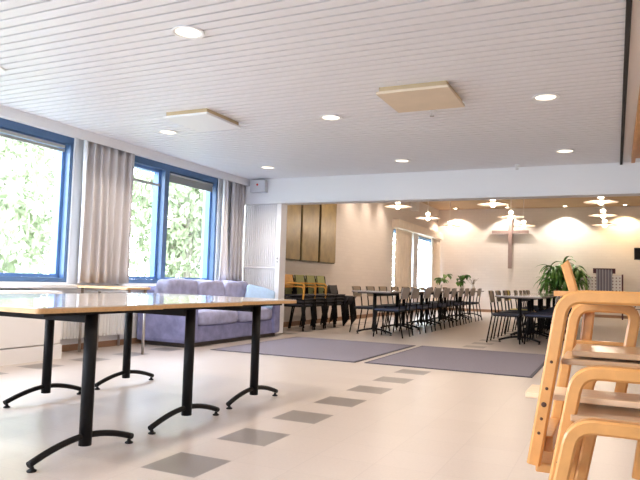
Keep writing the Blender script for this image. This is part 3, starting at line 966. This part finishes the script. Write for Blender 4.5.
for r in range(8):
    for i in range(14):
        f = bm.faces.new((gr[r][i], gr[r][i + 1], gr[r + 1][i + 1], gr[r + 1][i])); f.smooth = True
o = m.build('front_drop', 'striped_cloth', t); sd = o.modifiers.new('thickness', 'SOLIDIFY'); sd.thickness = .006
m = MB(); m.box(-.30, .30, -.04, .08, 1.45, 1.48, bevel=.006); m.build('top_fold', 'maroon', t)
for sx in (-1, 1):
    m = MB(); m.prism([(sx * .30, -.034), (sx * .215, -.034), (sx * .215, -.016), (sx * .30, -.016)][::sx], 1.33, 1.449); m.build('corner_fold', 'maroon', t)
m = MB(); m.box(-.22, .22, .05, .08, 1.0, 1.449); m.build('back_drop', 'striped_cloth', t)

# ---- loudspeaker on a stand
t = thing('speaker_stand', 'black tripod stand under the loudspeaker at right', 'speaker stand', (.70, 20.35, 0))
m = MB(); m.tube([(0, 0, .25), (0, 0, 1.745)], .017, 10); m.build('pole', 'black_metal', t)
for a in (.5, 2.6, 4.7):
    m = MB(); m.tube([(.02 * math.cos(a), .02 * math.sin(a), .75), (.40 * math.cos(a), .40 * math.sin(a), .01)], .011, 7); m.tube([(.02 * math.cos(a), .02 * math.sin(a), .32), (.24 * math.cos(a), .24 * math.sin(a), .32)], .008, 6); m.build('leg', 'black_metal', t)
t = thing('loudspeaker', 'black box loudspeaker on the tripod stand at right', 'loudspeaker', (.70, 20.35, 1.747))
m = MB(); m.box(-.20, .20, -.14, .14, 0, .34, bevel=.01); m.build('cabinet', 'black_seat', t)
m = MB(); m.box(-.18, .18, -.147, -.1405, .02, .32, bevel=.003); m.build('grille', 'black_metal', t)

# ================================================================== OUTSIDE
m = MB(); m.box(-40, WX - .4, -30, 50, -.6, -.5); o = m.build('lawn', 'outside_grass'); o['kind'] = 'structure'
def tree(x, y, h, r, label, seed, n=1500, name='garden_tree'):
    rnd = random.Random(seed)
    t = thing(name, label, 'tree', (x, y, -.5), 0, 'green trees outside the windows')
    m = MB(); m.tube([(0, 0, 0), (.05, .03, h * .4), (0, .1, h * .75)], .09, 8)
    for i in range(5):
        a = rnd.uniform(0, 2 * PI); m.tube([(.03, .03, h * (.3 + .08 * i)), (r * .6 * math.cos(a), r * .6 * math.sin(a), h * (.5 + .08 * i))], .03, 6)
    m.build('trunk', 'outside_bark', t)
    m = MB(); bm = m.bm
    blobs = [(rnd.uniform(-.6, .6) * r, rnd.uniform(-.6, .6) * r, h * rnd.uniform(.25, .9), rnd.uniform(.35, .6) * r) for _ in range(12)]
    for i in range(n):
        bx, by, bz, br = rnd.choice(blobs)
        d = Vector((rnd.gauss(0, 1), rnd.gauss(0, 1), rnd.gauss(0, 1))).normalized() * br * rnd.uniform(.6, 1.05)
        p = Vector((bx, by, max(.1, bz + d.z))) + Vector((d.x, d.y, 0))
        s = rnd.uniform(.06, .13)
        e = Euler((rnd.uniform(0, 6), rnd.uniform(0, 6), rnd.uniform(0, 6))).to_matrix()
        q = [p + e @ Vector(v) for v in ((-s, 0, 0), (0, -s * .5, .01), (s, 0, 0), (0, s * .5, .01))]
        bm.faces.new([bm.verts.new(v) for v in q])
    m.build('foliage', 'outside_leaf', t)
tree(-9.2, 5.2, 5.0, 1.9, 'leafy green tree outside the near window', 1, 6500)
tree(-11.5, 8.3, 5.5, 2.0, 'pale green tree outside, right part of the near window', 2, 6500)
tree(-9.0, 11.9, 4.6, 1.9, 'leafy green tree outside the left light of the mullioned window', 3, 6500)
tree(-10.5, 16.4, 5.2, 2.2, 'leafy green tree outside the right light of the mullioned window', 4, 6500)
tree(-9.5, 30.0, 5.2, 2.4, 'leafy green tree outside the far room window', 5, 2000)
for i, (x, y, r, l) in enumerate(((-14.0, 6.6, 2.3, 'tall tree farther back outside the near window'), (-15.2, 12.8, 2.2, 'tall tree farther back outside the left light of mullioned window'), (-15.6, 20.5, 2.4, 'tall tree farther back outside the right light of mullioned window'))):
    tree(x, y, 6.8, r, l, 20 + i, 6500)
